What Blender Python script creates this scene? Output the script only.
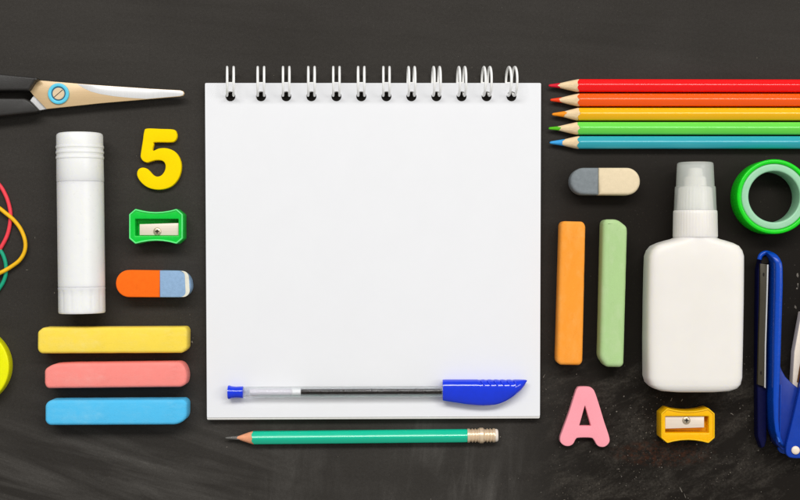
import bpy, bmesh, math, random
from mathutils import Vector, noise
R = math.radians
sc = bpy.context.scene
for o in list(bpy.data.objects):
    bpy.data.objects.remove(o)
C = sc.collection
K = 0.0005            # metres per drawing unit (two units to the millimetre)
HC = 1300.0           # height of the lens above the board, in the same units

# ------------------------------------------------------------------ camera, world, lamps, exposure
cam = bpy.data.objects.new('camera', bpy.data.cameras.new('camera'))
C.objects.link(cam); sc.camera = cam
cam.location = (0, 0, HC * K)
cam.data.sensor_width = 36
cam.data.lens = 36 * HC / 800.0
cam.data.clip_start = 0.01; cam.data.clip_end = 100

w = bpy.data.worlds.new('World'); sc.world = w; w.use_nodes = True
w.node_tree.nodes['Background'].inputs[0].default_value = (1.0, 0.985, 0.96, 1)
w.node_tree.nodes['Background'].inputs[1].default_value = 0.30

def area(name, loc, aim, sx, sy, power, col):
    l = bpy.data.lights.new(name, 'AREA'); l.shape = 'RECTANGLE'; l.size = sx; l.size_y = sy
    l.energy = power; l.color = col
    o = bpy.data.objects.new(name, l); C.objects.link(o); o.location = loc
    o.rotation_euler = (Vector(aim) - Vector(loc)).to_track_quat('-Z', 'Y').to_euler()
    return o
area('window_light', (0.0, 1.15, 1.85), (0, 0, 0), 2.4, 0.45, 41.5, (1.0, 0.99, 0.97))
area('side_light', (1.3, 0.25, 1.5), (0.05, 0, 0), 0.5, 0.9, 7.0, (1.0, 0.98, 0.95))

sc.view_settings.view_transform = 'Standard'; sc.view_settings.look = 'None'
sc.view_settings.exposure = 0.0; sc.view_settings.gamma = 1.0
sc.render.engine = 'CYCLES'; sc.cycles.use_denoising = True
sc.cycles.max_bounces = 10; sc.cycles.transparent_max_bounces = 16

# ------------------------------------------------------------------ materials
def lin(c):
    def f(v):
        v /= 255.0
        return v / 12.92 if v <= 0.04045 else ((v + 0.055) / 1.055) ** 2.4
    return (f(c[0]), f(c[1]), f(c[2]), 1.0)

class NT:
    def __init__(s, name):
        s.m = bpy.data.materials.new(name); s.m.use_nodes = True
        s.t = s.m.node_tree; s.n = s.t.nodes; s.b = s.n['Principled BSDF']
        s.co = s.n.new('ShaderNodeTexCoord').outputs['Object']
    def link(s, a, b): s.t.links.new(a, b)
    def mapping(s, scale, rot=(0, 0, 0), loc=(0, 0, 0), src=None):
        n = s.n.new('ShaderNodeMapping'); s.link(src or s.co, n.inputs[0])
        n.inputs['Scale'].default_value = scale; n.inputs['Rotation'].default_value = rot
        n.inputs['Location'].default_value = loc
        return n.outputs[0]
    def grain(s, scale, ang): return s.mapping(scale, src=s.mapping((1, 1, 1), (0, 0, R(ang))))
    def noise(s, scale, detail=4, rough=0.6, vec=None, dist=0.0):
        n = s.n.new('ShaderNodeTexNoise'); s.link(vec or s.co, n.inputs['Vector'])
        n.inputs['Scale'].default_value = scale; n.inputs['Detail'].default_value = detail
        n.inputs['Roughness'].default_value = rough; n.inputs['Distortion'].default_value = dist
        return n.outputs['Fac']
    def rng(s, v, a, b, c=0.0, d=1.0, smooth=False):
        n = s.n.new('ShaderNodeMapRange'); s.link(v, n.inputs[0])
        if smooth: n.interpolation_type = 'SMOOTHSTEP'
        for i, x in enumerate((a, b, c, d)): n.inputs[i + 1].default_value = x
        return n.outputs[0]
    def math(s, op, a, b=None, clamp=False):
        n = s.n.new('ShaderNodeMath'); n.operation = op; n.use_clamp = clamp
        for i, x in enumerate((a, b)):
            if x is None: continue
            if isinstance(x, (int, float)): n.inputs[i].default_value = x
            else: s.link(x, n.inputs[i])
        return n.outputs[0]
    def mix(s, f, a, b):
        n = s.n.new('ShaderNodeMix'); n.data_type = 'RGBA'
        for sock, x in ((n.inputs[0], f), (n.inputs[6], a), (n.inputs[7], b)):
            if isinstance(x, (int, float, tuple)): sock.default_value = x
            else: s.link(x, sock)
        return n.outputs[2]
    def bump(s, h, strength, dist):
        n = s.n.new('ShaderNodeBump'); s.link(h, n.inputs['Height'])
        n.inputs['Strength'].default_value = strength; n.inputs['Distance'].default_value = dist
        s.link(n.outputs[0], s.b.inputs['Normal'])

def shade(c, k):
    return (min(1, c[0] * k), min(1, c[1] * k), min(1, c[2] * k), 1.0)

def plain(name, rgb, rough=0.4, spec=0.5, metal=0.0, var=0.10, scale=220, bump=0.0, bscale=900, coat=0.0, sss=0.0, stretch=None, grime=0.0):
    t = NT(name); c = lin(rgb)
    vec = t.mapping(stretch) if stretch else None
    n = t.noise(scale, 5, 0.65, vec)
    col = t.mix(t.rng(n, 0.3, 0.7), shade(c, 1 - var), shade(c, 1 + var))
    if grime:
        gm = t.math('MULTIPLY', t.rng(t.noise(110, 5, 0.75, dist=0.8), 0.52, 0.72), t.rng(t.noise(900, 3, 0.7), 0.35, 0.7))
        col = t.mix(t.math('MULTIPLY', gm, grime), col, (c[0] * 0.35, c[1] * 0.33, c[2] * 0.32, 1))
    t.link(col, t.b.inputs['Base Color'])
    r = t.noise(scale * 2.3, 3, 0.6)
    t.link(t.rng(r, 0.3, 0.7, max(0.02, rough - 0.06), rough + 0.06), t.b.inputs['Roughness'])
    t.b.inputs['Specular IOR Level'].default_value = spec
    t.b.inputs['Metallic'].default_value = metal
    t.b.inputs['Coat Weight'].default_value = coat; t.b.inputs['Coat Roughness'].default_value = 0.12
    if sss:
        t.b.inputs['Subsurface Weight'].default_value = sss
        t.b.inputs['Subsurface Radius'].default_value = (0.004, 0.004, 0.003)
        t.b.inputs['Subsurface Scale'].default_value = 0.6
    if bump:
        t.bump(t.noise(bscale, 4, 0.6, vec), bump, 0.0004)
    return t.m

def chalk_mat(name, rgb, pale, along):
    t = NT(name); c = lin(rgb); p = lin(pale)
    st = (45, 130, 130) if along == 'x' else (130, 45, 130)
    streak = t.noise(1.0, 6, 0.7, t.mapping(st))
    blot = t.noise(120, 4, 0.6)
    f = t.math('MULTIPLY', t.rng(streak, 0.40, 0.80), t.rng(blot, 0.35, 0.7))
    grain = t.noise(2600, 2, 0.5)
    col = t.mix(t.rng(blot, 0.3, 0.75), c, shade(c, 0.93))
    col = t.mix(f, col, p)
    col = t.mix(t.rng(grain, 0.66, 0.72, 0, 0.35), col, p)
    pit = t.rng(t.math('ADD', t.math('MULTIPLY', t.noise(1300, 3, 0.6), 0.7), t.math('MULTIPLY', t.noise(160, 3, 0.6), 0.3)), 0.60, 0.66)
    col = t.mix(t.math('MULTIPLY', pit, 0.06), col, shade(c, 0.72))
    t.link(col, t.b.inputs['Base Color'])
    t.b.inputs['Roughness'].default_value = 0.95; t.b.inputs['Specular IOR Level'].default_value = 0.1
    h = t.math('ADD', t.math('MULTIPLY', streak, 0.7), t.math('MULTIPLY', t.noise(1500, 4, 0.7), 0.5))
    t.bump(t.math('SUBTRACT', h, t.math('MULTIPLY', pit, 0.25)), 0.5, 0.0004)
    return t.m

def clear_plastic(name, rgb, alpha, rough=0.2, tint_diffuse=1.0):
    t = NT(name)
    t.link(t.mix(t.rng(t.noise(200), 0.3, 0.7), shade(lin(rgb), 0.95), lin(rgb)), t.b.inputs['Base Color'])
    t.b.inputs['Roughness'].default_value = rough
    t.b.inputs['Alpha'].default_value = alpha
    t.b.inputs['Coat Weight'].default_value = 0.3; t.b.inputs['Coat Roughness'].default_value = 0.1
    return t.m

M = {}
M['paper'] = plain('paper_white', (236, 237, 240), 0.8, 0.2, var=0.008, scale=60, bump=0.04, bscale=1800)
M['paper_edge'] = plain('paper_edge', (228, 226, 222), 0.85, 0.2, var=0.05, scale=900)
M['card'] = plain('grey_card', (150, 146, 140), 0.85, 0.2, var=0.06)
M['wire'] = plain('white_coated_wire', (252, 252, 250), 0.4, 0.4, var=0.02)
M['white_plastic'] = plain('white_plastic', (242, 243, 242), 0.32, 0.45, var=0.012, sss=0.6)
M['bottle_plastic'] = plain('bottle_white_plastic', (238, 234, 228), 0.42, 0.4, var=0.014, scale=60, sss=0.6)
M['wood'] = plain('pencil_wood', (240, 212, 170), 0.75, 0.2, var=0.16, scale=1, bump=0.25, bscale=2, stretch=(130, 1500, 1500))
M['wood_salmon'] = plain('salmon_pencil_wood', (246, 168, 128), 0.75, 0.2, var=0.14, scale=1, bump=0.25, bscale=2, stretch=(130, 1500, 1500))
M['graphite'] = plain('graphite', (110, 108, 104), 0.35, 0.6, metal=0.4, var=0.2, scale=900)
M['ferrule'] = plain('ferrule_metal', (240, 214, 180), 0.3, 0.6, metal=0.35, var=0.10, scale=1, stretch=(1600, 120, 120))
M['rubber_end'] = plain('pale_rubber', (236, 226, 214), 0.8, 0.2, var=0.05)
M['blade_tan'] = plain('satin_steel_warm_reflection', (212, 182, 138), 0.36, 0.6, metal=0.1, var=0.05, scale=1, stretch=(60, 1800, 1800), bump=0.05, bscale=1)  # tan stands in for a warm reflection in plain steel
M['steel'] = plain('ground_steel', (228, 228, 228), 0.35, 0.6, metal=0.15, var=0.05, scale=1, stretch=(1500, 60, 1500))
M['steel_dark'] = plain('dull_steel', (70, 64, 50), 0.34, 0.5, metal=0.3, var=0.1, scale=1, stretch=(900, 60, 900))
M['sharp_steel'] = plain('sharpener_steel', (236, 222, 206), 0.38, 0.5, metal=0.15, var=0.05, scale=1, stretch=(60, 1600, 1600))
M['screw'] = plain('screw_steel', (198, 184, 160), 0.3, 0.6, metal=0.5, var=0.1)
M['dark'] = plain('recess_shade', (34, 28, 22), 0.7, 0.2, var=0.1)  # dark colour painted in for the shade inside slots and holes
M['black_plastic'] = plain('black_plastic', (40, 38, 36), 0.5, 0.5, var=0.12, scale=500, bump=0.15, bscale=2500)
M['pivot_steel'] = plain('pale_warm_steel', (226, 202, 166), 0.36, 0.5, metal=0.1, var=0.05, scale=1, stretch=(60, 1600, 1600))
M['pivot_blue'] = plain('pivot_blue_plastic', (92, 206, 236), 0.35, 0.5)
M['pivot_line'] = plain('pivot_dark_blue', (18, 92, 132), 0.45, 0.4)
M['five'] = plain('yellow_foam', (255, 218, 0), 0.85, 0.1, var=0.02, scale=900, bump=0.22, bscale=1700)
M['letter'] = plain('pink_foam', (255, 164, 176), 0.85, 0.1, var=0.02, scale=900, bump=0.22, bscale=1700)
M['sh_green'] = plain('green_plastic', (8, 204, 62), 0.32, 0.3, var=0.04, sss=0.1)
M['sh_yellow'] = plain('amber_plastic', (255, 190, 0), 0.32, 0.3, var=0.04, sss=0.3)
M['er_orange'] = plain('orange_rubber', (255, 112, 26), 0.85, 0.1, grime=0.35, var=0.05, scale=400, bump=0.25, bscale=1500)
M['er_blue'] = plain('blue_rubber', (146, 178, 212), 0.85, 0.1, grime=0.35, var=0.09, scale=600, bump=0.3, bscale=1500)
M['er_white'] = plain('white_rubber', (232, 230, 214), 0.85, 0.1, grime=0.35, var=0.05, scale=600, bump=0.2)
M['er_grey'] = plain('grey_rubber', (130, 137, 141), 0.85, 0.1, grime=0.35, var=0.1, scale=500, bump=0.3, bscale=1500)
M['er_cream'] = plain('cream_rubber', (232, 214, 180), 0.85, 0.1, grime=0.35, var=0.04, scale=500, bump=0.2, bscale=1500)
M['pen_clear'] = plain('clear_pen_plastic', (236, 242, 246), 0.06, 0.5, var=0.01)
M['pen_clear'].node_tree.nodes['Principled BSDF'].inputs['Transmission Weight'].default_value = 1.0
M['pen_clear'].node_tree.nodes['Principled BSDF'].inputs['IOR'].default_value = 1.47
M['pen_clear'].node_tree.nodes['Principled BSDF'].inputs['Alpha'].default_value = 0.32
M['pen_blue'] = plain('pen_cap_blue', (0, 52, 226), 0.12, 0.8, var=0.06)
M['ink'] = plain('dark_ink', (30, 20, 14), 0.3, 0.5, var=0.1)
M['refill'] = plain('refill_white', (255, 253, 255), 0.4, 0.4)
M['cap_clear'] = clear_plastic('frosted_cap', (236, 240, 234), 0.48, 0.35)
M['tape_green'] = plain('green_tape', (16, 216, 26), 0.3, 0.35, var=0.05, sss=0.35)
M['tape_lime'] = plain('lime_tape', (244, 244, 0), 0.35, 0.3, var=0.04, sss=0.35)
M['core_green'] = plain('pale_green_core', (156, 208, 172), 0.35, 0.5, var=0.04, sss=0.2)
M['core_grey'] = plain('lime_core', (196, 206, 70), 0.4, 0.5, var=0.04)
M['st_blue'] = plain('stapler_blue', (6, 70, 182), 0.24, 0.35, var=0.06)
M['st_shaded'] = plain('stapler_shaded_blue', (9, 12, 58), 0.45, 0.15, var=0.08)  # blue darkened to paint in the shade on the base side
M['st_highlight'] = plain('stapler_highlight_blue', (40, 98, 200), 0.2, 0.6, var=0.05)  # paler blue painted as a highlight line
M['st_web_shaded'] = plain('stapler_shaded_side_blue', (14, 50, 146), 0.34, 0.35, var=0.06)  # darker copy of the stapler blue, shading painted in
M['st_lever_shaded'] = plain('stapler_shaded_lever_blue', (14, 60, 166), 0.3, 0.35, var=0.06)  # slightly darker copy of the stapler blue, shading painted in
M['st_cream'] = plain('cream_rivet', (244, 226, 206), 0.35, 0.5)
M['st_rail'] = plain('bright_rail_steel', (246, 232, 214), 0.3, 0.6, metal=0.0, var=0.06)
M['band_red'] = plain('red_rubber_band', (248, 66, 80), 0.55, 0.35)
M['band_yellow'] = plain('amber_rubber_band', (250, 190, 16), 0.55, 0.35)
M['band_green'] = plain('teal_rubber_band', (14, 162, 124), 0.55, 0.35)
M['dust_white'] = plain('chalk_dust_white', (116, 110, 102), 0.95, 0.1, var=0.3, scale=800)

def board_material():
    t = NT('blackboard_paint')
    sep = t.n.new('ShaderNodeSeparateXYZ'); t.link(t.co, sep.inputs[0])
    X, Y = sep.outputs[0], sep.outputs[1]
    fine = t.math('ADD', t.math('MULTIPLY', t.noise(2200, 3, 0.7), 0.55), t.math('MULTIPLY', t.noise(700, 4, 0.8), 0.45))
    cloud = t.noise(9, 5, 0.55, dist=0.6)
    wipe = t.noise(1.0, 6, 0.62, t.grain((9, 110, 1), 4), 0.4)
    swoosh = t.noise(1.0, 6, 0.6, t.grain((7, 60, 1), 17), 0.8)
    vert = t.noise(1.0, 5, 0.6, t.grain((95, 13, 1), 5), 1.2)
    low = t.rng(Y, -0.06, -0.115, 0, 1, True)
    left = t.rng(X, -0.03, -0.12, 0, 1, True)
    mid = t.math('MULTIPLY', t.math('MULTIPLY', low, t.math('SUBTRACT', 1.0, left)), t.rng(X, 0.08, 0.03, 0, 1, True))
    lowl = t.math('MULTIPLY', low, left)
    # old chalk rubbed in, with light falloff painted on the right below the pencils
    right_falloff = t.math('MULTIPLY', t.rng(t.math('ADD', X, t.math('MULTIPLY', cloud, 0.05)), 0.065, 0.13, 0, 1, True), t.rng(Y, 0.085, 0.02, 0, 1, True))
    rub = t.math('SUBTRACT', 0.32, t.math('MULTIPLY', right_falloff, 0.31))
    d = t.math('MULTIPLY', rub, t.rng(wipe, 0.25, 0.75, 0.84, 1.12))
    d = t.math('ADD', d, t.math('MULTIPLY', lowl, t.math('MULTIPLY', t.rng(swoosh, 0.44, 0.70, -0.05, 0.62), t.rng(t.noise(1.0, 5, 0.75, t.grain((14, 320, 1), 17)), 0.3, 0.7, 0.45, 1.35))))
    d = t.math('ADD', d, t.math('MULTIPLY', mid, t.math('MULTIPLY', t.rng(vert, 0.42, 0.75, 0.0, 0.6), t.rng(t.noise(22, 3, 0.6), 0.4, 0.62))))
    d = t.math('MULTIPLY', d, t.rng(cloud, 0.3, 0.7, 0.78, 1.2))
    d = t.math('MULTIPLY', d, t.rng(fine, 0.32, 0.68, 0.62, 1.35), True)
    col = t.mix(d, lin((26, 22, 18)), lin((88, 85, 81)))
    lowr = t.math('MULTIPLY', t.rng(X, 0.05, 0.09, 0, 1, True), t.rng(Y, -0.035, -0.075, 0, 1, True))
    smear = t.rng(t.noise(1.0, 8, 0.78, t.grain((34, 80, 1), -24), 0.3), 0.46, 0.76, 0.0, 0.5)
    col = t.mix(t.math('MULTIPLY', t.math('MULTIPLY', lowr, smear), t.rng(t.noise(800, 4, 0.8), 0.38, 0.62, 0.25, 1.4), True), col, lin((98, 92, 84)))
    # a rubbed patch of orange chalk below the amber sharpener
    ell = t.math('ADD', t.math('POWER', t.math('DIVIDE', t.math('SUBTRACT', X, 0.131), 0.030), 2), t.math('POWER', t.math('DIVIDE', t.math('SUBTRACT', Y, -0.1015), 0.008), 2))
    oc = t.math('MULTIPLY', t.rng(ell, 1.0, 0.1, 0, 1, True), t.rng(t.noise(420, 5, 0.75), 0.45, 0.72))
    col = t.mix(t.math('MULTIPLY', oc, 0.24), col, lin((132, 66, 28)))
    speck = t.noise(1100, 2, 0.5); clump = t.noise(45, 3, 0.6)
    right = t.math('MULTIPLY', t.rng(X, 0.04, 0.09, 0, 1, True), t.rng(Y, -0.04, -0.09, 0, 1, True))
    sp = t.math('MULTIPLY', t.rng(speck, 0.67, 0.73), t.rng(clump, 0.45, 0.65))
    sp = t.math('MULTIPLY', sp, t.math('ADD', t.math('MULTIPLY', right, 0.75), 0.14))
    col = t.mix(sp, col, lin((150, 140, 126)))
    t.link(col, t.b.inputs['Base Color'])
    t.b.inputs['Roughness'].default_value = 0.7; t.b.inputs['Specular IOR Level'].default_value = 0.1
    t.bump(t.math('ADD', fine, t.math('MULTIPLY', wipe, 0.6)), 0.25, 0.0003)
    return t.m
M['board'] = board_material()

# ------------------------------------------------------------------ mesh helpers (drawing units, y down the sheet)
def un(p, h):
    """where a point seen at p stands when it is h above the board"""
    k = 1 - h / HC
    return (400 + (p[0] - 400) * k, 250 + (p[1] - 250) * k)

def sil(p, c, lo, hi):
    """outline point of a solid centred at c: the side turned to the lens is seen at its foot, the far side at its top"""
    x = un(p, lo if (p[0] - c[0]) * (400 - c[0]) > 0 else hi)[0]
    y = un(p, lo if (p[1] - c[1]) * (250 - c[1]) > 0 else hi)[1]
    return (x, y)

def link(name, bm, mat, parent=None, base=None, sharp=38):
    bmesh.ops.recalc_face_normals(bm, faces=bm.faces)
    if parent is not None and base is None: base = parent['_base']
    bx, by, bz = base if base is not None else (400, 250, 0)
    for v in bm.verts:
        v.co = Vector(((v.co.x - bx) * K, (by - v.co.y) * K, (v.co.z - bz) * K))
    bmesh.ops.reverse_faces(bm, faces=bm.faces)
    bmesh.ops.recalc_face_normals(bm, faces=bm.faces)
    me = bpy.data.meshes.new(name); bm.to_mesh(me); bm.free()
    for p in me.polygons: p.use_smooth = True
    me.set_sharp_from_angle(angle=R(sharp))
    me.materials.append(mat)
    o = bpy.data.objects.new(name, me); C.objects.link(o)
    if parent is not None:
        o.parent = parent
        pb = parent['_base']
        o.location = ((bx - pb[0]) * K, (pb[1] - by) * K, (bz - pb[2]) * K)
    else:
        o.location = ((bx - 400) * K, (250 - by) * K, bz * K)
    o['_base'] = [bx, by, bz]
    return o

def tag(o, label, cat, group=None):
    o['label'] = label; o['category'] = cat
    if group: o['group'] = group
    return o

def thing(name, x, y, label, cat, group=None, z=0):
    o = bpy.data.objects.new(name, None); C.objects.link(o)
    o.empty_display_size = 0.01
    o.location = ((x - 400) * K, (250 - y) * K, z * K); o['_base'] = [x, y, z]
    return tag(o, label, cat, group)

def catmull(pts, n=5, closed=True):
    out = []; N = len(pts)
    rg = range(N) if closed else range(N - 1)
    for i in rg:
        g = (lambda j: pts[j % N]) if closed else (lambda j: pts[max(0, min(N - 1, j))])
        p0, p1, p2, p3 = g(i - 1), g(i), g(i + 1), g(i + 2)
        for k in range(n):
            t = k / n
            out.append(tuple(0.5 * ((2 * b) + (-a + c) * t + (2 * a - 5 * b + 4 * c - d) * t * t + (-a + 3 * b - 3 * c + d) * t ** 3)
                             for a, b, c, d in zip(p0, p1, p2, p3)))
    if not closed: out.append(tuple(pts[-1]))
    return out

def rounded(pts, r, n=5):
    """polygon with each corner rounded by r (number or one per corner)"""
    out = []; N = len(pts)
    for i in range(N):
        rr = r[i] if isinstance(r, (list, tuple)) else r
        p = Vector(pts[i]); a = Vector(pts[i - 1]); b = Vector(pts[(i + 1) % N])
        da, db = (a - p), (b - p)
        k = min(rr, da.length * 0.49, db.length * 0.49)
        if k < 0.05: out.append(tuple(p)); continue
        s, e = p + da.normalized() * k, p + db.normalized() * k
        wt = max(0.05, math.sin(da.angle(db) / 2))
        for j in range(n + 1):
            t = j / n
            q = (s * (1 - t) ** 2 + p * (2 * wt * t * (1 - t)) + e * t * t) / ((1 - t) ** 2 + 2 * wt * t * (1 - t) + t * t)
            out.append((q.x, q.y))
    return out

def circle(cx, cy, r, n=40, ry=None):
    return [(cx + r * math.cos(2 * math.pi * i / n), cy + (ry or r) * math.sin(2 * math.pi * i / n)) for i in range(n)]

def sarea(p):
    return 0.5 * sum(p[i][0] * p[(i + 1) % len(p)][1] - p[(i + 1) % len(p)][0] * p[i][1] for i in range(len(p)))

def inset(p, d):
    out = []; N = len(p)
    for i in range(N):
        a, b, c = Vector(p[i - 1]), Vector(p[i]), Vector(p[(i + 1) % N])
        e1, e2 = (b - a), (c - b)
        if e1.length < 1e-6: e1 = e2
        if e2.length < 1e-6: e2 = e1
        e1 = e1.normalized(); e2 = e2.normalized()
        n1, n2 = Vector((-e1.y, e1.x)), Vector((-e2.y, e2.x))
        m = n1 + n2
        if m.length < 1e-4: m = n1.copy()
        m.normalize()
        k = d / max(0.45, m.dot(n1))
        q = b + m * k
        out.append((q.x, q.y))
    return out

def extr(loops, z0, z1, b=0.0, seg=4, b0=0.0, bm=None, tilt=None):
    """solid from outline(s): first outer, others holes; rounded upper (b) and lower (b0) edges"""
    bm = bm or bmesh.new()
    top_e, bot_e = [], []
    for li, lp in enumerate(loops):
        lp = [q for i, q in enumerate(lp) if (Vector(q) - Vector(lp[i - 1])).length > 1e-4]
        s = sarea(lp)
        if (li == 0) != (s > 0): lp = lp[::-1]
        rings = []
        if b0 > 0:
            for k in range(seg + 1):
                a = math.pi / 2 * k / seg
                rings.append((b0 * (1 - math.sin(a)), z0 + b0 * (1 - math.cos(a))))
        else: rings.append((0, z0))
        if b > 0:
            for k in range(seg + 1):
                a = math.pi / 2 * k / seg
                rings.append((b * (1 - math.cos(a)), z1 - b + b * math.sin(a)))
        else: rings.append((0, z1))
        prev = None
        for ri, (d, z) in enumerate(rings):
            pts = inset(lp, d) if d > 1e-6 else lp
            vs = [bm.verts.new((x, y, z + (tilt(x, y) if tilt and ri >= len(rings) // 2 else 0))) for x, y in pts]
            if prev:
                for i in range(len(vs)):
                    bm.faces.new((prev[i - 1], prev[i], vs[i], vs[i - 1]))
            if ri == 0 or ri == len(rings) - 1:
                es = []
                for i in range(len(vs)):
                    e = bm.edges.get((vs[i - 1], vs[i])) or bm.edges.new((vs[i - 1], vs[i]))
                    es.append(e)
                (bot_e if ri == 0 else top_e).extend(es)
            prev = vs
    for es in (bot_e, top_e):
        if len(loops) == 1:
            vs = []
            e0 = es
            vs = list({v: 0 for e in e0 for v in e.verts})
            # the loop's vertices in order
            bm.faces.new(vs) if len(vs) > 2 and False else bmesh.ops.triangle_fill(bm, use_beauty=True, use_dissolve=False, edges=es)
        else:
            bmesh.ops.triangle_fill(bm, use_beauty=True, use_dissolve=False, edges=es)
    return bm

def loft(sections, bm=None, caps=True):
    bm = bm or bmesh.new(); prev = None; first = None
    for s in sections:
        vs = [bm.verts.new(p) for p in s]
        if prev:
            for i in range(len(vs)): bm.faces.new((prev[i - 1], prev[i], vs[i], vs[i - 1]))
        else: first = vs
        prev = vs
    if caps:
        bm.faces.new(first); bm.faces.new(prev[::-1])
    return bm

def frame(p0, p1):
    a = (Vector(p1) - Vector(p0)).normalized()
    u = Vector((0, 0, 1)).cross(a)
    u = u.normalized() if u.length > 1e-4 else Vector((1, 0, 0))
    return a, u, a.cross(u).normalized()

def lathe(p0, p1, prof, n=48, mod=None, bm=None, caps=True):
    """turned solid: prof = (distance along p0->p1, radius)"""
    a, u, v = frame(p0, p1); o = Vector(p0); secs = []
    for s, r in prof:
        sec = []
        for i in range(n):
            th = 2 * math.pi * i / n
            rr = mod(s, r, th) if mod else r
            sec.append(o + a * s + (u * math.cos(th) + v * math.sin(th)) * rr)
        secs.append(sec)
    return loft(secs, bm, caps)

def tube(pts, r, n=8, closed=False, bm=None):
    pts = [Vector(p) for p in pts]; N = len(pts); secs = []
    ref = Vector((0, 0, 1)); last = None
    for i, p in enumerate(pts):
        t = (pts[(i + 1) % N] - pts[i - 1]) if closed else (pts[min(N - 1, i + 1)] - pts[max(0, i - 1)])
        t.normalize()
        if last is None:
            u = t.cross(ref)
            if u.length < 0.1: u = t.cross(Vector((1, 0, 0)))
        else: u = last - t * last.dot(t)
        u.normalize(); last = u; v = t.cross(u)
        secs.append([p + (u * math.cos(2 * math.pi * k / n) + v * math.sin(2 * math.pi * k / n)) * r for k in range(n)])
    if closed: secs.append(secs[0])
    return loft(secs, bm, not closed)

# ------------------------------------------------------------------ the setting
bm = bmesh.new()
g = 24
for i in range(g + 1):
    for j in range(g + 1):
        bm.verts.new((400 + (i / g - 0.5) * 3200, 250 + (j / g - 0.5) * 3200, 0))
bm.verts.ensure_lookup_table()
for i in range(g):
    for j in range(g):
        q = i * (g + 1) + j
        bm.faces.new([bm.verts[k] for k in (q, q + 1, q + g + 2, q + g + 1)])
board = link('blackboard', bm, M['board']); board['kind'] = 'structure'

rnd = random.Random(7)
bm = bmesh.new()
def fleck(x, y, s, el=1.0, ang=0.0):
    n = rnd.randint(4, 7); vs = []
    for i in range(n):
        th = 2 * math.pi * i / n; r = s * rnd.uniform(0.55, 1.2)
        dx, dy = r * math.cos(th) * el, r * math.sin(th)
        vs.append(bm.verts.new((x + dx * math.cos(ang) - dy * math.sin(ang), y + dx * math.sin(ang) + dy * math.cos(ang), 0.25 + rnd.random() * 0.15)))
    c = bm.verts.new((x, y, 0.35 + s * 0.5))
    for i in range(n): bm.faces.new((vs[i - 1], vs[i], c))
for i in range(120):
    cx, cy, sx, sy = rnd.choice([(612, 425, 22, 22), (650, 470, 40, 16), (700, 468, 40, 14), (600, 470, 40, 16), (735, 420, 14, 25), (640, 405, 22, 10)])
    fleck(rnd.gauss(cx, sx), rnd.gauss(cy, sy), abs(rnd.gauss(0.22, 0.16)) + 0.12, rnd.uniform(1, 1.8), rnd.uniform(0, 3))
for i in range(90):
    fleck(rnd.uniform(0, 800), rnd.uniform(0, 500), abs(rnd.gauss(0.12, 0.14)) + 0.1, rnd.uniform(1, 2), rnd.uniform(0, 3))
for (x, y, s, el, a) in [(797.5, 275, 1.3, 1.8, 1.4), (797.8, 285, 0.8, 3.5, 1.5), (797, 288.5, 1.0, 1, 0), (795.5, 307, 1.3, 1.6, 1.2),
                         (192, 342, 0.9, 2.2, 1.0), (193, 338, 0.5, 2, 0.4), (35, 238, 0.6, 2.2, 1.4), (27, 270, 0.4, 4, 0.1), (681, 490, 0.45, 9, 1.1), (685, 496, 0.4, 7, 1.2),
                         (671, 400, 0.5, 5, 2.0), (682, 400, 0.45, 4, 2.2), (544, 376, 0.6, 4, 2.1), (54.5, 293, 0.5, 2.4, 1.4), (227, 447, 0.6, 1.5, 0),
                         (500, 437, 0.7, 1.6, 2.2), (428, 118, 0.3, 3, 0.3), (732, 414, 0.5, 4, 0.5), (606, 408, 0.7, 1, 0), (613, 406, 0.6, 1.3, 0)]:
    fleck(x, y, s, el, a)
dust = link('chalk_dust', bm, M['dust_white']); dust['kind'] = 'stuff'
dust['label'] = 'pale crumbs of chalk scattered over the blackboard'

# ------------------------------------------------------------------ notebook
PZ = 10.0     # top of the paper
rings_x = [230.4, 261, 286.2, 311.4, 336.4, 361.3, 386.4, 411.4, 436.4, 461.6, 486.6, 511.5]
nb = thing('spiral_notebook', *un((373, 251), 0), 'white blank spiral notebook with wire loops along its top, under the blue pen', 'notebook')
def page_loops(q, h, r=5.0):
    return [rounded([un(p, h) for p in q], 1.2, 3)] + [circle(*un((x, 96.3), PZ), r, 20) for x in rings_x]
link('back_cover', extr(page_loops([(205.6, 84), (540.4, 84), (539.4, 418.4), (207.6, 419.2)], 2, 5.3), 0.1, 1.8), M['card'], nb)
link('page_block', extr(page_loops([(205.2, 83.2), (540.8, 83.2), (539.6, 418.2), (207.2, 419.6)], 8, 5.1), 1.85, 9.3, 0.3, 2), M['paper_edge'], nb)
link('top_page', extr(page_loops([(205.0, 83.0), (541.0, 83.0), (539.9, 416.2), (207.0, 417.6)], PZ), 9.45, PZ), M['paper'], nb)
for x in rings_x:
    bm = bmesh.new(); wx, _ = un((x, 84), 15)
    rad, cy, cz = 14.0, 83.4, 15.6
    view = (x - 400) / HC; lean = math.tan(R(10.5) * max(0.0, (x - 380) / 131.0) - view + R(0.8) * math.sin(x * 1.7)); t = (x - 230) / 282.0
    for s in (-1, 1):
        pts = []
        for i in range(40):
            th = 2 * math.pi * i / 40
            z = cz + rad * math.sin(th)
            pts.append((wx + s * (3.2 - 0.3 * t) + (z - cz) * lean, cy + rad * math.cos(th), z))
        tube(pts, 1.2, 10, True, bm)
    tube([(wx - 3.4 - rad * lean, cy, cz - rad), (wx + 3.4 - rad * lean, cy, cz - rad)], 1.1, 8, False, bm)
    link('wire_loop', bm, M['wire'], nb)

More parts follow.
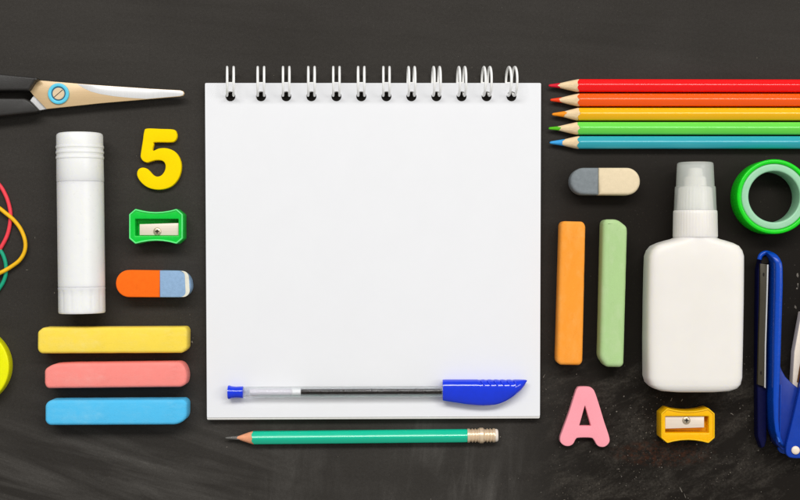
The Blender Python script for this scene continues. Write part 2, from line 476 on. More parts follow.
# ------------------------------------------------------------------ ballpoint pen lying on the notebook
PX0 = 228.0
pen = thing('ballpoint_pen', *un((377, 392), PZ), 'clear ballpoint pen with blue cap and dark ink lying on the notebook', 'pen', z=PZ)
pr = 5.7; pz = PZ + pr + 1.6
A_, B_ = un((228, 392.3), pz), un((443, 391.6), pz)
p0, p1 = (*A_, pz), (*B_, pz)
k_ = 1 - pz / HC
def L(x): return (x - PX0) * k_
pen_hex = lambda s, r, th: r
link('barrel', lathe(p0, p1, [(L(242.5), pr - 0.5), (L(243.2), pr), (L(443), pr), (L(443), pr - 1.1), (L(243.6), pr - 1.1), (L(242.5), pr - 1.3), (L(242.5), pr - 0.5)], 48, caps=False), M['pen_clear'], pen)
link('end_plug', lathe(p0, p1, [(L(228), 5.6), (L(228.2), 6.7), (L(229.6), 6.9), (L(231.5), 6.1), (L(236), 5.6), (L(243), 5.95), (L(243.4), 5.2)], 32), M['pen_blue'], pen)
link('ink_refill', lathe(p0, p1, [(L(301), 2.9), (L(301.2), 3.0), (L(442), 3.0)], 24), M['ink'], pen)
link('refill_end', lathe(p0, p1, [(L(292), 3.0), (L(292.3), 3.25), (L(300.8), 3.25), (L(301), 3.0)], 24), M['refill'], pen)
link('refill_tube', lathe(p0, p1, [(L(250), 3.0), (L(252), 3.1), (L(291.8), 3.1)], 24), clear_plastic('empty_refill_plastic', (250, 244, 252), 0.7, 0.3), pen)
cap = [(442.6, 379.8, 400.2, 0), (444, 379.4, 400.8, 0), (450, 379.3, 401.8, 0), (458, 379.3, 403.0, 0), (466, 379.3, 404.2, 0), (474, 379.3, 405.0, 0), (482, 379.3, 405.5, 0),
       (490, 379.3, 405.2, 0), (498, 379.3, 404.0, 0), (506, 379.4, 400.8, 0), (513, 379.4, 396.6, 0), (518, 379.4, 392.8, 0), (522, 379.5, 388.8, 0), (524.5, 379.6, 385.4, 0), (526.2, 379.9, 382.2, 0), (526.9, 380.3, 381.3, 0)]
dense = catmull([c[:3] for c in cap], 5, False)
secs = []
for (x, yt, yb) in dense:
    if 478 < x < 517: yt += 0.55 * max(0, math.sin((x - 478) / 39 * math.pi * 12)) * 1.0
    sec = []
    tube_b = min(yb, 396.5)
    c0 = (yt + tube_b) / 2; hr = max(0.4, (tube_b - yt) / 2)
    ht = min(8.2, hr * 0.98 + 0.3)
    n = 36
    for i in range(n):
        th = 2 * math.pi * i / n
        cy, cz = math.cos(th), math.sin(th)
        y = c0 + hr * (abs(cy) ** 0.95) * (1 if cy > 0 else -1)
        z = ht * (abs(cz) ** 0.85) * (1 if cz > 0 else -1)
        if cy > 0 and yb > tube_b:            # the flat clip runs out of the tube's lower side
            f = cy ** 1.2
            y += (yb - tube_b) * f
            z = z * (1 - 0.30 * f) + (1.2 * f if cz >= 0 else 1.0 * f)
        X, Y = un((x, y), pz)
        sec.append((X, Y, pz + z + 0.2))
    secs.append(sec)
cap_o = link('pen_cap', loft(secs), M['pen_blue'], pen, sharp=50)
for i in range(6):
    x = 480 + i * 6.6
    q = [un((x + dx, 379.9 + dy), pz + 6) for dx, dy in ((0, 0.2), (1.5, 0.0), (5.0, 5.6), (3.2, 5.6))]
    a, b = un((x + 0.8, 381.0), pz + 5), un((x + 4.4, 385.8), pz + 8)
    link('grip_rib', tube([(*a, pz + 5.4), ((a[0] + b[0]) / 2, (a[1] + b[1]) / 2, pz + 7.4), (*b, pz + 8.1)], 0.75, 8), M['pen_blue'], cap_o)

# ------------------------------------------------------------------ pencils
def pencil(name, tip, lead_x, wood_x, end_x, y_end, rad, body_m, lead_m, wood_m, label, group, body_end=None, blunt=0.6, seed=0, roll=0.0, lead_r=None):
    zc = rad * 0.866 + 0.1
    a = un(tip, zc); b = un((end_x, y_end), zc); k = 1 - zc / HC
    root = thing(name, *a, label, 'pencil', group)
    P0, P1 = Vector((*a, zc)), Vector((*b, zc))
    ax, u, v = frame(P0, P1)
    lead_l, wood_l = (lead_x - tip[0]) * k, (wood_x - tip[0]) * k
    tot = (P1 - P0).length if body_end is None else (body_end - tip[0]) * k
    n = 72; Rw = rad * 0.95; lead_r = lead_r or Rw * lead_l / wood_l
    cone = lambda s: lead_r * s / lead_l if s < lead_l else lead_r + (Rw - lead_r) * (s - lead_l) / (wood_l - lead_l)
    rs = random.Random(seed); ph = [rs.uniform(0, 6.28) for _ in range(3)]
    def rh(th):
        m = (th + math.pi / 6 + R(roll)) % (math.pi / 3) - math.pi / 6
        e = rad * 0.866 / math.cos(m)
        return 0.58 * min(e, rad * 0.958 + 0.12 * (e - rad * 0.958)) + 0.42 * rad * 0.955
    def pt(s, r, th): return P0 + ax * s + (u * math.cos(th) + v * math.sin(th)) * r
    TH = [2 * math.pi * i / n + math.pi / 2 for i in range(n)]
    wob = lambda th: 0.7 * math.sin(2 * th + ph[0]) + 0.3 * math.sin(5 * th + ph[1])
    xb = [lead_l + (rh(t) - lead_r) / (Rw - lead_r) * (wood_l - lead_l) + wob(t) for t in TH]
    secs = [[pt(xb[i] + 0.0, rh(t), t) for i, t in enumerate(TH)]]
    for f in (0.02, 0.3, 0.6, 0.985): secs.append([pt(xb[i] + (tot - xb[i]) * f, rh(t), t) for i, t in enumerate(TH)])
    secs.append([pt(tot, rh(t) * 0.95, t) for t in TH])
    link('body', loft(secs), body_m, root, sharp=60)
    lx = [lead_l + wob(t) * 2.0 for t in TH]
    secs = [[pt(lx[i], cone(lx[i]) * 0.97, t) for i, t in enumerate(TH)]]
    for f in (0.35, 0.7, 1.0): secs.append([pt(lx[i] + (xb[i] - lx[i]) * f, cone(lx[i] + (xb[i] - lx[i]) * f) if f < 1 else min(cone(xb[i]), rh(t)) * 0.985, t) for i, t in enumerate(TH)])
    link('wooden_tip', loft(secs), wood_m, root, sharp=60)
    secs = []
    for f in (0.0, 0.04, 0.12, 0.3, 0.6, 0.85, 1.04):
        secs.append([pt(lx[i] * f, (blunt + (max(blunt, cone(lx[i]) * 1.03) - blunt) * f) * (0.25 if f < 0.01 else 0.75 if f < 0.1 else 1), t) for i, t in enumerate(TH)])
    link('lead', loft(secs), lead_m, root, sharp=60)
    return root, P0, ax, k

rows = [('red', (548.5, 85.6), 559, 578.5, 86.2, (255, 0, 6), (214, 16, 44), 'red coloured pencil, topmost of the row beside the notebook'),
        ('orange', (550.2, 100.0), 560, 578.8, 100.2, (255, 92, 0), (240, 62, 12), 'orange coloured pencil lying between the red and the yellow one'),
        ('yellow', (552.0, 114.3), 564, 578.8, 114.3, (252, 186, 0), (252, 148, 20), 'yellow coloured pencil in the middle of the row'),
        ('light_green', (548.6, 128.4), 558.5, 578.3, 128.6, (106, 222, 76), (86, 190, 20), 'light green coloured pencil lying between the yellow and the blue one'),
        ('blue', (549.6, 142.6), 562.5, 578.5, 142.6, (44, 168, 184), (56, 160, 226), 'turquoise blue coloured pencil, lowest of the row, above the tape')]
for i, (cn, tip, lx, wx, ye, bc, lc, lab) in enumerate(rows):
    bmat = plain(cn + '_pencil_lacquer', bc, 0.17, 0.65, var=0.02, scale=25)
    lmat = plain(cn + '_pencil_core', lc, 0.6, 0.3, var=0.1, scale=700, bump=0.2)
    pencil('coloured_pencil', tip, lx, wx, 905, ye, 7.05, bmat, lmat, M['wood'], lab, 'coloured pencils in a row', seed=i + 3, blunt=1.1)

gp, P0, ax, k = pencil('lead_pencil', (225, 437.9), 238, 253.5, 498, 435.3, 7.3, plain('green_pencil_lacquer', (4, 196, 156), 0.17, 0.65, var=0.02, scale=25), M['graphite'], M['wood_salmon'],
                       'green graphite pencil with metal ferrule lying below the notebook', None, body_end=468, blunt=0.8, seed=21, lead_r=1.7)
def gl(s): return (s - 225) * k
def along(s): return tuple(P0 + ax * s)
prof = [(467.2, 6.2), (467.4, 6.95), (469.5, 7.0)]
for j in range(3): prof += [(470.2 + j * 3, 6.1), (471.4 + j * 3, 6.1), (472.0 + j * 3, 7.0), (472.8 + j * 3, 7.0)]
prof += [(479, 7.0), (479.6, 7.7), (483, 7.7), (483.6, 7.0)]
for j in range(3): prof += [(485.0 + j * 3, 6.1), (486.2 + j * 3, 6.1), (486.8 + j * 3, 7.0), (487.6 + j * 3, 7.0)]
prof += [(494.6, 6.9), (495.2, 6.6)]
link('ferrule', lathe(tuple(P0), along(100), [(gl(s), r) for s, r in prof], 40), M['ferrule'], gp, sharp=25)
link('rubber_end', lathe(tuple(P0), along(100), [(gl(s), r) for s, r in [(494.8, 6.3), (496.6, 6.3), (497.7, 5.8), (498.2, 4.6)]], 36), M['rubber_end'], gp)

# ------------------------------------------------------------------ sticks of chalk
def chalk(outline, rr, h, mat, label, bev=3.2, tilt=None, top_h=None):
    th = (top_h or h) - 2
    oc = (sum(p[0] for p in outline) / len(outline), sum(p[1] for p in outline) / len(outline))
    pts = rounded([sil(p, oc, 3.0, th - 1.5) for p in outline], rr, 4)
    cx = sum(p[0] for p in pts) / len(pts); cy = sum(p[1] for p in pts) / len(pts)
    # resample the outline so that the sides can carry small dents
    dn = []
    for i in range(len(pts)):
        a, b = Vector(pts[i]), Vector(pts[(i + 1) % len(pts)])
        m = max(1, int((b - a).length / 3.0))
        for j in range(m): dn.append(tuple(a.lerp(b, j / m)))
    dn = [(x + 0.1 * noise.noise((x * 0.11, y * 0.11, h)), y + 0.12 * noise.noise((x * 0.09, y * 0.13, h + 9))) for x, y in dn]
    bm = extr([dn], 0.05, h, bev, 4, 2.0)
    o = link('chalk_stick', bm, mat, None, (cx, cy, 0), sharp=75)
    return tag(o, label, 'chalk', 'sticks of coloured chalk')
chalk([(43.5, 326.4), (188, 325.8), (190.4, 329), (190.2, 348.6), (185.5, 352.8), (41, 353.4), (38.2, 350), (38.3, 330.5)], [2, 2, 2, 2, 2, 2.5, 2.5, 2],
      24, chalk_mat('yellow_chalk', (255, 224, 84), (255, 236, 150), 'x'), 'yellow chalk stick, topmost of the three below the white glue stick')
chalk([(53, 362.6), (66, 361.6), (184, 360.3), (188.5, 366), (190.4, 376), (189.0, 384), (184.5, 386.8), (47.6, 388.2), (45.2, 384), (45.2, 367.6)], [4, 6, 4, 5, 5, 4, 3, 3, 3, 3],
      24, chalk_mat('pink_chalk', (255, 146, 138), (255, 180, 172), 'x'), 'pink chalk stick between the yellow and the blue one')
chalk([(50.5, 397.8), (187, 397.2), (190.2, 400.4), (190.0, 418.6), (181, 424.4), (49.5, 425.0), (45.8, 421.5), (45.8, 402)], [3, 3, 3, 5, 6, 3, 3, 3],
      24, chalk_mat('blue_chalk', (86, 196, 246), (146, 218, 250), 'x'), 'sky blue chalk stick, lowest of the three on the left')
chalk([(560.5, 221.6), (582.5, 222), (585.2, 226), (582.2, 361.5), (579.6, 365), (557, 364.6), (554.6, 361), (558.4, 225)], [3, 3, 3, 3, 3, 3, 3, 3],
      24, chalk_mat('orange_chalk', (255, 160, 56), (255, 188, 104), 'y'), 'orange chalk stick standing upright on the sheet next to the green one')
chalk([(602.2, 219.8), (617, 219.8), (626.6, 227), (627, 232), (623.4, 364.0), (620.8, 367), (602.6, 366.8), (596.6, 357.5), (599.8, 223)], [3, 4, 4, 3, 3, 3, 3, 4, 3],
      25, chalk_mat('green_chalk', (176, 210, 146), (202, 222, 176), 'y'), 'pale green chalk stick between the orange one and the glue bottle', bev=4.5)

# ------------------------------------------------------------------ glue stick
gz = 23.6
g0, g1 = (*un((79.7, 133.4), gz), gz), (*un((82.0, 311.4), gz), gz)
gs = thing('glue_stick', *un((80.5, 222), 0), 'white unlabelled glue stick with ridged cap lying left of the yellow number', 'glue stick')
kk = 1 - gz / HC
def rr_(w): return w * 0.492 * kk
prof = [(0, rr_(42)), (1.0, rr_(45.2)), (2.6, rr_(46.4)), (11.5, rr_(46.6))]
for j in range(3):
    s = 12.2 + j * 5.2
    prof += [(s, rr_(46.6)), (s + 0.7, rr_(47.8)), (s + 2.4, rr_(47.8)), (s + 3.1, rr_(46.6))]
prof += [(28, rr_(46.8)), (47.2, rr_(47.2)), (47.8, rr_(46.6))]
link('cap', lathe(g0, g1, prof, 64), M['white_plastic'], gs, sharp=30)
link('tube', lathe(g0, g1, [(47.7, rr_(45.8)), (48.3, rr_(46.8)), (150.2, rr_(46.8)), (150.7, rr_(46.2))], 64), M['white_plastic'], gs, sharp=30)
flute = lambda s, r, th: r - (0.4 * max(0, math.cos(th * 14)) ** 4 if 153.2 < s < 175 else 0)
link('twist_base', lathe(g0, g1, [(150.6, rr_(45.6)), (151.2, rr_(47)), (153, rr_(47.0)), (153.8, rr_(46.6)), (160, rr_(46.6)), (170, rr_(46.6)), (174.5, rr_(46.6)), (175.6, rr_(46.2)), (176.4, rr_(45))], 112, flute), M['white_plastic'], gs, sharp=40)

# ------------------------------------------------------------------ foam number and letter
Z5 = [(165, 52), (250, 54), (330, 58), (350, 76), (354, 105), (340, 130), (312, 138), (214, 138), (208, 152), (202, 191), (240, 177), (285, 175), (330, 190), (362, 222), (380, 270), (378, 322), (360, 370), (325, 410),
      (280, 430), (230, 435), (180, 425), (140, 400), (112, 366), (103, 335), (112, 308), (135, 297), (160, 301), (180, 316), (205, 343), (230, 353), (255, 345), (275, 320), (282, 290), (275, 265), (255, 252), (222, 250),
      (190, 258), (165, 265), (140, 254), (126, 230), (128, 200), (139, 130), (148, 70)]
pts = [un((120 + x / 6.25, 120 + y / 6.25), 8) for x, y in Z5]
o = link('number_five', extr([catmull(pts, 4)], 0.05, 6.0, 0.9, 3, 0.3), M['five'], None, (*un((158, 160), 0), 0))
tag(o, 'yellow foam number 5 lying above the green sharpener', 'number')
ZA = [(215, 75), (275, 75), (300, 88), (315, 115), (340, 190), (370, 290), (402, 388), (401, 424), (376, 448), (347, 450), (325, 438), (306, 406), (285, 393), (210, 393), (192, 403), (176, 431), (150, 445), (120, 441), (97, 420),
      (95, 390), (110, 345), (150, 235), (188, 115), (198, 90)]
pts = [un((545 + x / 6.25, 375 + y / 6.25), 8) for x, y in ZA]
tri = [un((545 + x / 6.25, 375 + y / 6.25), 8) for x, y in [(250, 190), (288, 319), (214, 319)]]
o = link('letter_a', extr([catmull(pts, 4), rounded(tri, 0.9, 3)], 0.05, 8.0, 0.9, 3, 0.3), M['letter'], None, (*un((585, 417), 0), 0))
tag(o, 'pink foam capital letter A lying below the orange chalk', 'letter')

# ------------------------------------------------------------------ pencil sharpeners
def sharpener(cx, cy, s, mat, label, rim_m=None):
    h = 22.0
    X0, Y0 = un((cx, cy), h); k = 1 - h / HC
    root = thing('pencil_sharpener', X0, Y0, label, 'sharpener', 'plastic pencil sharpeners')
    T = lambda p: (X0 + s * p[0] * k, Y0 + s * p[1] * k)
    W, Hh = 26.9, 17.6
    side = [(-20.6, -Hh), (-14, -15.9), (-7, -14.8), (0, -14.4), (7, -14.8), (14, -15.9), (20.6, -Hh)]
    out = side + [(W, -12.2), (W, 12.2)] + [(-x, -y) for x, y in side] + [(-W, 12.2), (-W, -12.2)]
    out = rounded(out, 0.8, 2)
    slot = [(-21, -7.4), (22.4, -7.4), (22.4, 9.2), (-21, 9.2)]
    b = extr([[T(p) for p in out], [T(p) for p in rounded(slot, 0.6, 2)]], 0.1, h, 1.1, 3, 0.5)
    body = link('body', b, mat, root, sharp=30)
    ro = [T(p) for p in out]; ro = ro if sarea(ro) > 0 else ro[::-1]
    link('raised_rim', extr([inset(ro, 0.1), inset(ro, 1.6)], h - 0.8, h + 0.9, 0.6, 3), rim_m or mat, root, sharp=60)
    # the sunk bed that carries the blade and the hollow of the cone beside it
    bed = [(-17.4, -2.6), (22.2, -2.6), (22.2, 9.0), (-17.4, 9.0)]
    link('blade_bed', extr([[T(p) for p in bed]], 0.3, 17.4), mat, root)
    link('cone_floor', extr([[T(p) for p in [(-20.8, -7.2), (22.2, -7.2), (22.2, -2.7), (-20.8, -2.7)]]], 0.3, 9.0, tilt=lambda x, y: -2.5 * (x - X0) * s / 20), mat, root)
    link('cone_floor', extr([[T(p) for p in [(-20.8, -2.6), (-17.5, -2.6), (-17.5, 9.0), (-20.8, 9.0)]]], 0.3, 11.0), mat, root)
    bl = link('blade', extr([[T(p) for p in [(-16.9, -2.2), (22.0, -3.4), (22.0, 8.9), (-16.9, 8.7)]]], 17.5, 19.4, 0.25, 2), M['sharp_steel'], root)
    sx, sy = T((0.9, 5.0))
    link('screw', lathe((sx, sy, 19.3), (sx, sy, 30), [(0, 3.9), (0.8, 3.9), (1.5, 3.0), (1.7, 1.5)], 24), M['screw'], bl)
    b = bmesh.new()
    cr = [(-2, -.55), (-.55, -.55), (-.55, -2), (.55, -2), (.55, -.55), (2, -.55), (2, .55), (.55, .55), (.55, 2), (-.55, 2), (-.55, .55), (-2, .55)]
    link('screw_slot', extr([[(sx + x, sy + y) for x, y in cr]], 20.6, 21.1), M['dark'], bl)
    return root
sharpener(156.0, 226.4, 1, M['sh_green'], 'green plastic pencil sharpener with steel blade above the orange and blue eraser', plain('lit_green_rim', (96, 238, 132), 0.35, 0.4))  # paler rim colour paints in the light caught by the edge
sharpener(687.8, 425.6, -1, M['sh_yellow'], 'amber yellow plastic pencil sharpener below the white glue bottle')

# ------------------------------------------------------------------ erasers
def clipx(pts, x, keep_left):
    out = []; N = len(pts)
    ins = (lambda p: p[0] <= x) if keep_left else (lambda p: p[0] >= x)
    for i in range(N):
        a, b = pts[i - 1], pts[i]
        if ins(a) != ins(b):
            t = (x - a[0]) / (b[0] - a[0]); out.append((x, a[1] + (b[1] - a[1]) * t))
        if ins(b): out.append(b)
    return out
eh = 20
er = thing('eraser', *un((154.5, 283.5), 0), 'orange and blue two-tone eraser with a white edge', 'eraser', 'two-tone erasers')
full = rounded([(116.8, 269.8), (189.5, 270.8), (192.4, 297.2), (117, 297)], [13.2, 12, 12, 13.2], 10)
full = [un(p, 15) for p in full]
sx = un((160.6, 0), 15)[0]
link('orange_half', extr([clipx(full, sx, True)], 0.1, eh, 1.2, 4, 1.0), M['er_orange'], er, sharp=60)
link('blue_half', extr([clipx(full, sx + 0.02, False)], 0.1, eh - 0.2, 1.0, 4, 1.0), M['er_blue'], er, sharp=60)
arc_o = rounded([(176, 270.9), (188.3, 271.0), (190.0, 296.9), (176, 297.0)], [0, 12, 12, 0], 8)
arc_i = rounded([(176, 270.9), (184.6, 271.4), (185.8, 296.6), (176, 297.0)], [0, 8, 8, 0], 8)
arc = [un(p, eh) for p in arc_o[1:-1]] + [un(p, eh) for p in arc_i[1:-1]][::-1]
link('white_edge', extr([arc], eh - 1.2, eh + 0.12, 0.05, 2), M['er_white'], er)  # pale band along the top edge of the blue end
er2 = thing('eraser', *un((604.7, 181.5), 0), 'grey and cream two-tone eraser below the coloured pencils', 'eraser', 'two-tone erasers')
full = [un(p, 15) for p in rounded([(570, 168), (639.4, 168), (639.5, 195.2), (570, 194.8)], 16, 9)]
sx = un((598, 0), 15)[0]
link('grey_half', extr([clipx(full, sx, True)], 0.1, eh, 3.2, 5, 1.5), M['er_grey'], er2, sharp=75)
link('cream_half', extr([clipx(full, sx + 0.02, False)], 0.1, eh, 3.2, 5, 1.5), M['er_cream'], er2, sharp=75)

# ------------------------------------------------------------------ glue bottle
bt = thing('glue_bottle', *un((693, 300), 0), 'white glue bottle with frosted clear cap between green chalk and blue stapler', 'bottle')
bz = 22.5
prof_b = [(391.8, 690, 690), (391.6, 668, 717), (390.6, 655.5, 731), (388, 648.5, 737.5), (384, 644.6, 740.8), (376, 642.6, 742.4), (340, 642.4, 743.2), (300, 642.9, 743.9), (270, 643.6, 744.2), (256, 644.2, 744.2), (250.5, 646.2, 742.6), (246, 650, 739.3),
          (243, 655.5, 734.5), (240.6, 663, 727.5), (239.2, 668.5, 722.3), (237.6, 672.0, 718.5), (236.4, 672.6, 717.8)]
secs = []
for (y, xl, xr) in prof_b[1:]:
    X0, _ = un((xl, y), 12); X1, _ = un((xr, y), 36); Y0 = un((xl, y), 34 if y > 380 else 22)[1]
    cx, hw = (X0 + X1) / 2, (X1 - X0) / 2
    e = min(1.0, (392.2 - y) / 10.0); tt = 22 * (1 - (1 - e) ** 3 * 0.26)
    if y < 256: tt = 22 - 1.6 * (256 - y) / 20
    sec = []
    for i in range(64):
        th = 2 * math.pi * i / 64; c, s = math.cos(th), math.sin(th)
        ex = 0.30 if y > 246 else 0.30 + 0.70 * (246 - y) / 10
        ex = min(1, ex)
        sec.append((cx + hw * math.copysign(abs(c) ** ex, c), Y0, bz + tt * math.copysign(abs(s) ** ex, s)))
    secs.append(sec)
link('bottle_body', loft(secs), M['bottle_plastic'], bt, sharp=50)
c0, c1 = (*un((695.2, 237.5), bz), bz), (*un((695.2, 160), bz), bz)
kb = 1 - bz / HC
D = lambda y: (237.5 - y) * kb
rib = lambda s, r, th: r + 0.12 * math.cos(th * 44)
link('collar', lathe(c0, c1, [(D(237.5), 21.6 * kb), (D(236), 22.0 * kb), (D(214), 21.6 * kb), (D(211), 21.4 * kb), (D(210.4), 20.6 * kb)], 176, rib), M['bottle_plastic'], bt, sharp=60)
noz = link('nozzle', lathe(c0, c1, [(D(210.4), 17.5), (D(189), 16.0), (D(187), 14.5), (D(186.6), 11.2), (D(178), 10.6), (D(176.5), 8.6), (D(176), 7.4), (D(169), 6.8), (D(168), 5.4)], 96, lambda s, r, th: r + (0.35 * math.cos(th * 30) if r > 14 else 0)), M['bottle_plastic'], bt, sharp=40)
cl = lathe(c0, c1, [(D(210.4), 20.4 * kb), (D(210.2), 20.9 * kb), (D(188), 20.0 * kb), (D(186.8), 19.8 * kb), (D(186.2), 18.9 * kb), (D(166), 18.0 * kb), (D(163.4), 17.7 * kb), (D(162.6), 16.6 * kb)], 64)
link('clear_cap', cl, M['cap_clear'], bt, sharp=30)

# ------------------------------------------------------------------ rolls of tape
def tape(cx, cy, r_out, r_mid, r_in, h, tape_m, core_m, label):
    X0, Y0 = un((cx, cy), h); k = 1 - h / HC
    root = thing('tape_roll', X0, Y0, label, 'tape', 'rolls of coloured tape')
    n = 96
    link('tape_winding', extr([circle(X0, Y0, r_out * k, n), circle(X0, Y0, r_mid * k, n)], 0.1, h, 1.6, 4, 0.6), tape_m, root)
    link('core', extr([circle(X0, Y0, r_mid * k - 0.05, n), circle(X0, Y0, r_in * k, n)], 0.1, h - 0.9, 1.6, 4, 0.6), core_m, root)
    return root
tape(774.6, 196.6, 37.4, 33.0, 25.6, 27, M['tape_green'], M['core_green'], 'green tape roll with pale core below the coloured pencils')
tape(-29.8, 366.8, 38.6, 27.2, 25.2, 14, M['tape_lime'], M['core_grey'], 'neon lime yellow tape roll at the left of the yellow chalk')

# ------------------------------------------------------------------ rubber bands
def band(pts, z, mat, label):
    pp = catmull(pts, 6); out = []
    for (x, y, dz) in pp: out.append((*un((x, y), 4), z + dz))
    o = link('rubber_band', tube(out, 2.0, 10, True), mat, None, (out[0][0], out[0][1], 0))
    return tag(o, label, 'rubber band', 'loose rubber bands')
band([(-2, 184, 0), (5, 195, 0), (9, 207, 0), (10, 218, 0), (7.4, 233, 0), (1.8, 245, 0), (-6, 256, 0), (-22, 268, 0), (-45, 270, 0), (-62, 250, 0), (-66, 220, 0), (-55, 192, 0), (-34, 176, 0), (-15, 175, 0)], 2.1, M['band_red'],
     'red rubber band, the upper one of the crossing loops')
band([(-3, 206.6, 0), (6, 213, 1), (14.5, 220.5, 0), (21.5, 230, 0), (25.4, 241, 0), (25, 251, 0), (20, 260, 0), (11, 267, 0), (2, 272.2, 1), (-10, 277, 0), (-34, 282, 0), (-58, 272, 0), (-70, 248, 0), (-62, 220, 0), (-40, 203, 0), (-18, 200, 0)], 5.0, M['band_yellow'],
     'amber yellow rubber band crossing over the red and teal loops')
band([(-3, 248, 0), (2, 254, 0), (5, 263, 0), (5.4, 272, 0), (3.6, 280, 0), (-1, 288, 0), (-10, 298, 0), (-28, 304, 0), (-46, 296, 0), (-54, 276, 0), (-48, 254, 0), (-32, 242, 0), (-15, 240, 0)], 2.1, M['band_green'],
     'teal green rubber band, the lowest of the crossing loops')

# ------------------------------------------------------------------ scissors
sz = 13.0
U = lambda pts, h: [un(p, h) for p in pts]
sci = thing('scissors', *un((58.8, 94), 0), 'closed scissors with black handles, steel blades and blue pivot ring', 'scissors')
up = [(35.5, 80.0), (80, 83.7), (100, 85.2), (150, 88.6), (180, 90.2), (183.2, 91.2), (184.4, 93.4), (183.2, 95.6), (180, 96.4), (145, 99.4), (100, 103.2), (46.5, 108.9), (33.4, 95.4), (29.2, 90.2)]
link('blade', extr([U(up, sz)], 10.6, sz, 0.35, 2), M['blade_tan'], sci)
gr = [(76.8, 83.9), (100, 85.6), (150, 89.0), (179.6, 90.6), (182.6, 91.6), (183.7, 93.4), (182.6, 95.2), (179.6, 96.0), (146, 98.9), (130, 97.9), (114, 96.3), (100, 94.0), (91, 91.6), (84.5, 88.6), (80, 86.0)]
link('ground_edge', extr([U(gr, sz)], sz - 0.6, sz + 0.14, 0.1, 2), M['steel'], sci)
low = [(30.2, 100.4), (34.4, 94.6), (48, 107), (60, 108), (110, 101.8), (175, 96.2), (176, 94), (110, 96), (60, 98), (60, 109.0), (38.6, 110.6)]
low = [(30.2, 100.4), (34.4, 94.6), (60, 93), (110, 93), (178, 93.4), (178, 95.6), (110, 101.6), (48, 108.6), (38.6, 110.4)]
link('blade', extr([U(low, 10.4)], 7.6, 10.4, 0.3, 2), M['steel'], sci)
piv = un((58.8, 93.8), sz)
link('pivot_ring', extr([circle(*piv, 10.4, 48), circle(*piv, 7.0, 48)], sz - 0.3, sz + 2.2, 0.8, 3), M['pivot_blue'], sci)
link('pivot_groove', extr([circle(*piv, 6.95, 48), circle(*piv, 6.0, 48)], sz - 0.3, sz + 0.9), M['pivot_line'], sci)
scr = link('pivot_screw', lathe((*piv, sz - 0.2), (*piv, sz + 9), [(0, 5.95), (1.6, 5.95), (2.1, 5.4)], 40), M['pivot_steel'], sci)
sl = [(-4.5, 3.5), (4.1, -3.9), (4.5, -3.5), (-4.1, 3.9)]
link('screw_slot', extr([[(piv[0] + x, piv[1] + y) for x, y in sl]], sz + 1.5, sz + 2.15), M['dark'], scr)
h1 = [(36.6, 77.4), (38.4, 79.0), (35.0, 80.4), (28.6, 90.2), (22, 90.2), (0, 90.4), (-24, 91), (-46, 96), (-60, 92), (-56, 74), (-30, 70), (0, 73.8)]
link('handle', extr([rounded(U(h1, 21), 1.4, 3)], 5.5, 21.5, 2.2, 4, 1.5), M['black_plastic'], sci, sharp=50)
h2 = [(24.6, 98.2), (30.2, 101.2), (38.9, 110.6), (36.4, 112.2), (0, 116.0), (-30, 121), (-56, 120), (-60, 102), (-40, 98), (-20, 97.6), (0, 98.0)]
link('handle', extr([rounded(U(h2, 18), 1.4, 3)], 3.0, 18.5, 2.2, 4, 1.5), M['black_plastic'], sci, sharp=50)
for (cx, cy, a, b) in ((-108, 62, 56, 32), (-112, 136, 60, 34)):
    lp = [(*un((cx + a * math.cos(t * math.pi / 24), cy + b * math.sin(t * math.pi / 24)), 12), 12) for t in range(48)]
    link('finger_loop', tube(lp, 8.0, 12, True), M['black_plastic'], sci)

# ------------------------------------------------------------------ stapler lying on its side
st = thing('stapler', *un((790, 360), 0), 'blue stapler lying on its side, right of the white glue bottle', 'stapler')
# base arm: a long rounded channel, open towards the left
def arm(path, wid, zlo, zhi, mat, name, rc=0.5):
    secs = []
    for (x, y, wl, wr, z0, z1) in path:
        h = z1; sec = []
        cx, hw, cz, hz = x + (wr - wl) / 2, (wl + wr) / 2, (z0 + z1) / 2, (z1 - z0) / 2
        for i in range(32):
            th = 2 * math.pi * i / 32; c, s = math.cos(th), math.sin(th)
            z = cz + hz * math.copysign(abs(s) ** rc, s)
            X = un((cx + hw * math.copysign(abs(c) ** rc, c), y), z0 + (z1 - z0) * (0.5 + 0.28 * c))[0]; Y = un((0, y), z1 * 0.7)[1]
            sec.append((X, Y, z))
        secs.append(sec)
    return link(name, loft(secs), mat, st, sharp=45)
arm([(770.5, 251.6, 4, 0.5, 14, 20), (769.5, 252.6, 6, 4, 10, 25), (771, 255, 6.5, 5.6, 6, 29), (772.6, 258.5, 6, 6.4, 3, 31), (773.8, 263, 5.6, 7, 1, 32), (774.4, 268, 6, 7.0, 0.2, 32), (774.6, 285, 6.4, 7.0, 0.2, 32), (774.2, 310, 6.6, 6.6, 0.2, 32),
     (773.4, 340, 6.6, 6.4, 0.2, 32), (772.8, 370, 6.4, 6, 0.2, 32), (772.2, 400, 6.4, 5, 0.2, 32), (772.0, 418, 5.2, 4.6, 0.2, 32), (772.8, 430, 4.6, 4.8, 0.4, 32), (774.8, 437, 4.2, 4.6, 0.6, 31), (777.4, 442, 3.4, 4.2, 2, 29), (780, 446, 2, 3, 4, 24)],
    0, 0, 0, M['st_blue'], 'base_arm', 0.5)
curl = [(760.2, 259.5), (761.2, 256.2), (763.6, 253.8), (767, 252.8), (771, 253.6)]
link('end_curl', tube([(*un(p, 20), 17) for p in catmull(curl, 4, False)], 2.3, 10), M['st_blue'], st)
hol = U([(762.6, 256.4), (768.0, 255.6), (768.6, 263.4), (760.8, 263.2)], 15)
link('hollow_shade', extr([rounded(hol, 1.5, 3)], 12, 15.2), M['dark'], st)  # raised dark block painted in for the shade of the hollow
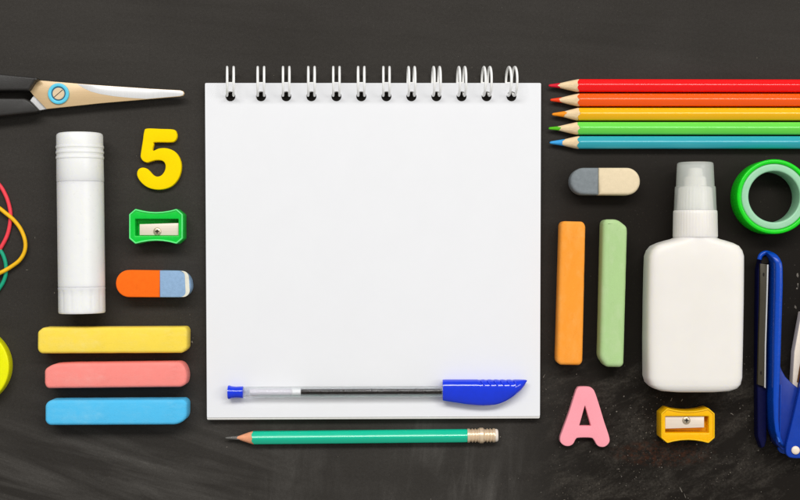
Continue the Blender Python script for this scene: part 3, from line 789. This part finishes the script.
foot = U([(766.6, 253.2), (770, 252.6), (770, 256.5), (765.5, 259.5), (763.8, 263), (766.2, 264.5), (766.2, 440), (764.4, 446.4), (761.2, 448), (757.2, 436), (756.8, 380), (757.2, 320), (757.8, 270), (760.8, 257)], 12)
link('base_plate', extr([foot], 0.1, 14, 1.6, 3, 0.6), M['st_shaded'], st)
railp = U([(759.8, 263.6), (768.4, 264.2), (767.6, 300), (766.2, 345), (765.4, 388.6), (763, 386.2), (757.2, 384.4), (758.2, 340), (759.4, 300)], 16)
rail = link('anvil_strip', extr([railp], 13.6, 18.0, 0.5, 2), M['steel_dark'], st)
for (x, y) in ((763.6, 274.5), (761.0, 373)):
    q = un((x, y), 18)
    link('rivet_hole', extr([circle(*q, 0.9, 14, 1.9)], 17.0, 18.12), M['dark'], rail)
edge = U([(766.9, 264.6), (768.2, 264.6), (767.2, 300), (765.8, 345), (765.3, 388.2), (764.1, 387.2), (764.6, 345), (766.0, 300)], 18)
link('strip_edge_glint', extr([edge], 17.6, 19.6, 0.3, 2), M['steel'], rail)  # pale sliver painted in as the light line on the strip
web = U([(776.0, 352), (778.6, 361), (781.6, 370), (785.4, 376.8), (791, 382.6), (800, 389.6), (822, 398), (840, 420), (838, 446), (815, 455), (800, 455), (790, 453), (782, 449.6), (776.5, 444), (774, 430)], 22)
link('side_plate', extr([rounded(web, 0.8, 2)], 17.5, 22.5, 1.0, 3, 0.5), M['st_web_shaded'], st)
web2 = [(x, y) for x, y in web]
link('side_plate', extr([rounded(web2, 0.8, 2)], 0.3, 4.0, 0.6, 2), M['st_shaded'], st)
rim_p = [(779.0, 268), (779.6, 285), (779.0, 310), (778.0, 340), (776.9, 365), (776.0, 395), (775.2, 415), (776.0, 428), (777.8, 437), (779.4, 442)]
link('edge_highlight', tube([(*un(p, 30), 30.0) for p in catmull(rim_p, 4, False)], 1.1, 10), M['st_highlight'], st)  # thin tube added to paint a highlight along the arm
ridge = U([(780.4, 385), (781.6, 384), (780.6, 446), (779.6, 446)], 24)
link('stiffening_ridge', extr([ridge], 22.2, 23.6, 0.4, 2), M['st_blue'], st)
mag = U([(801.5, 312), (806.5, 312), (804, 350), (797.2, 389), (792.2, 386.2), (794.2, 352)], 16)
mg = link('magazine', extr([mag], 6, 16.4, 0.8, 3), M['st_rail'], st)
mslot = U([(803.2, 345), (804.6, 345), (798.6, 383), (796.8, 382)], 16.5)
link('magazine_slot', extr([mslot], 15.6, 16.56), plain('staple_brass', (150, 104, 60), 0.35, 0.5, metal=0.6), mg)
lever = U([(806, 368), (799.8, 389.2), (791.6, 424.5), (786.2, 446), (786.0, 454), (789, 457.6), (795, 458.4), (806, 458.4), (818, 452), (828, 400), (850, 300), (852, 262), (838, 256), (826, 290)], 30)
link('lever_plate', extr([rounded(lever, [2, 2, 2, 4, 4, 3, 2, 4, 6, 2, 2, 6, 6, 2], 4)], 24, 30, 1.2, 3, 0.5), M['st_lever_shaded'], st)
link('lever_plate', extr([rounded(lever, [2, 2, 2, 4, 4, 3, 2, 4, 6, 2, 2, 6, 6, 2], 4)], 0.2, 3.9, 0.5, 2), M['st_blue'], st)
rv = un((795.7, 450.3), 31)
link('rivet', lathe((*rv, 3), (*rv, 60), [(0, 3.0), (26.5, 3.0), (26.6, 4.1), (28.2, 4.0), (29.0, 3.0), (29.3, 1.5)], 32), M['st_cream'], st)
for o in bpy.data.objects:
    if '_base' in o: del o['_base']
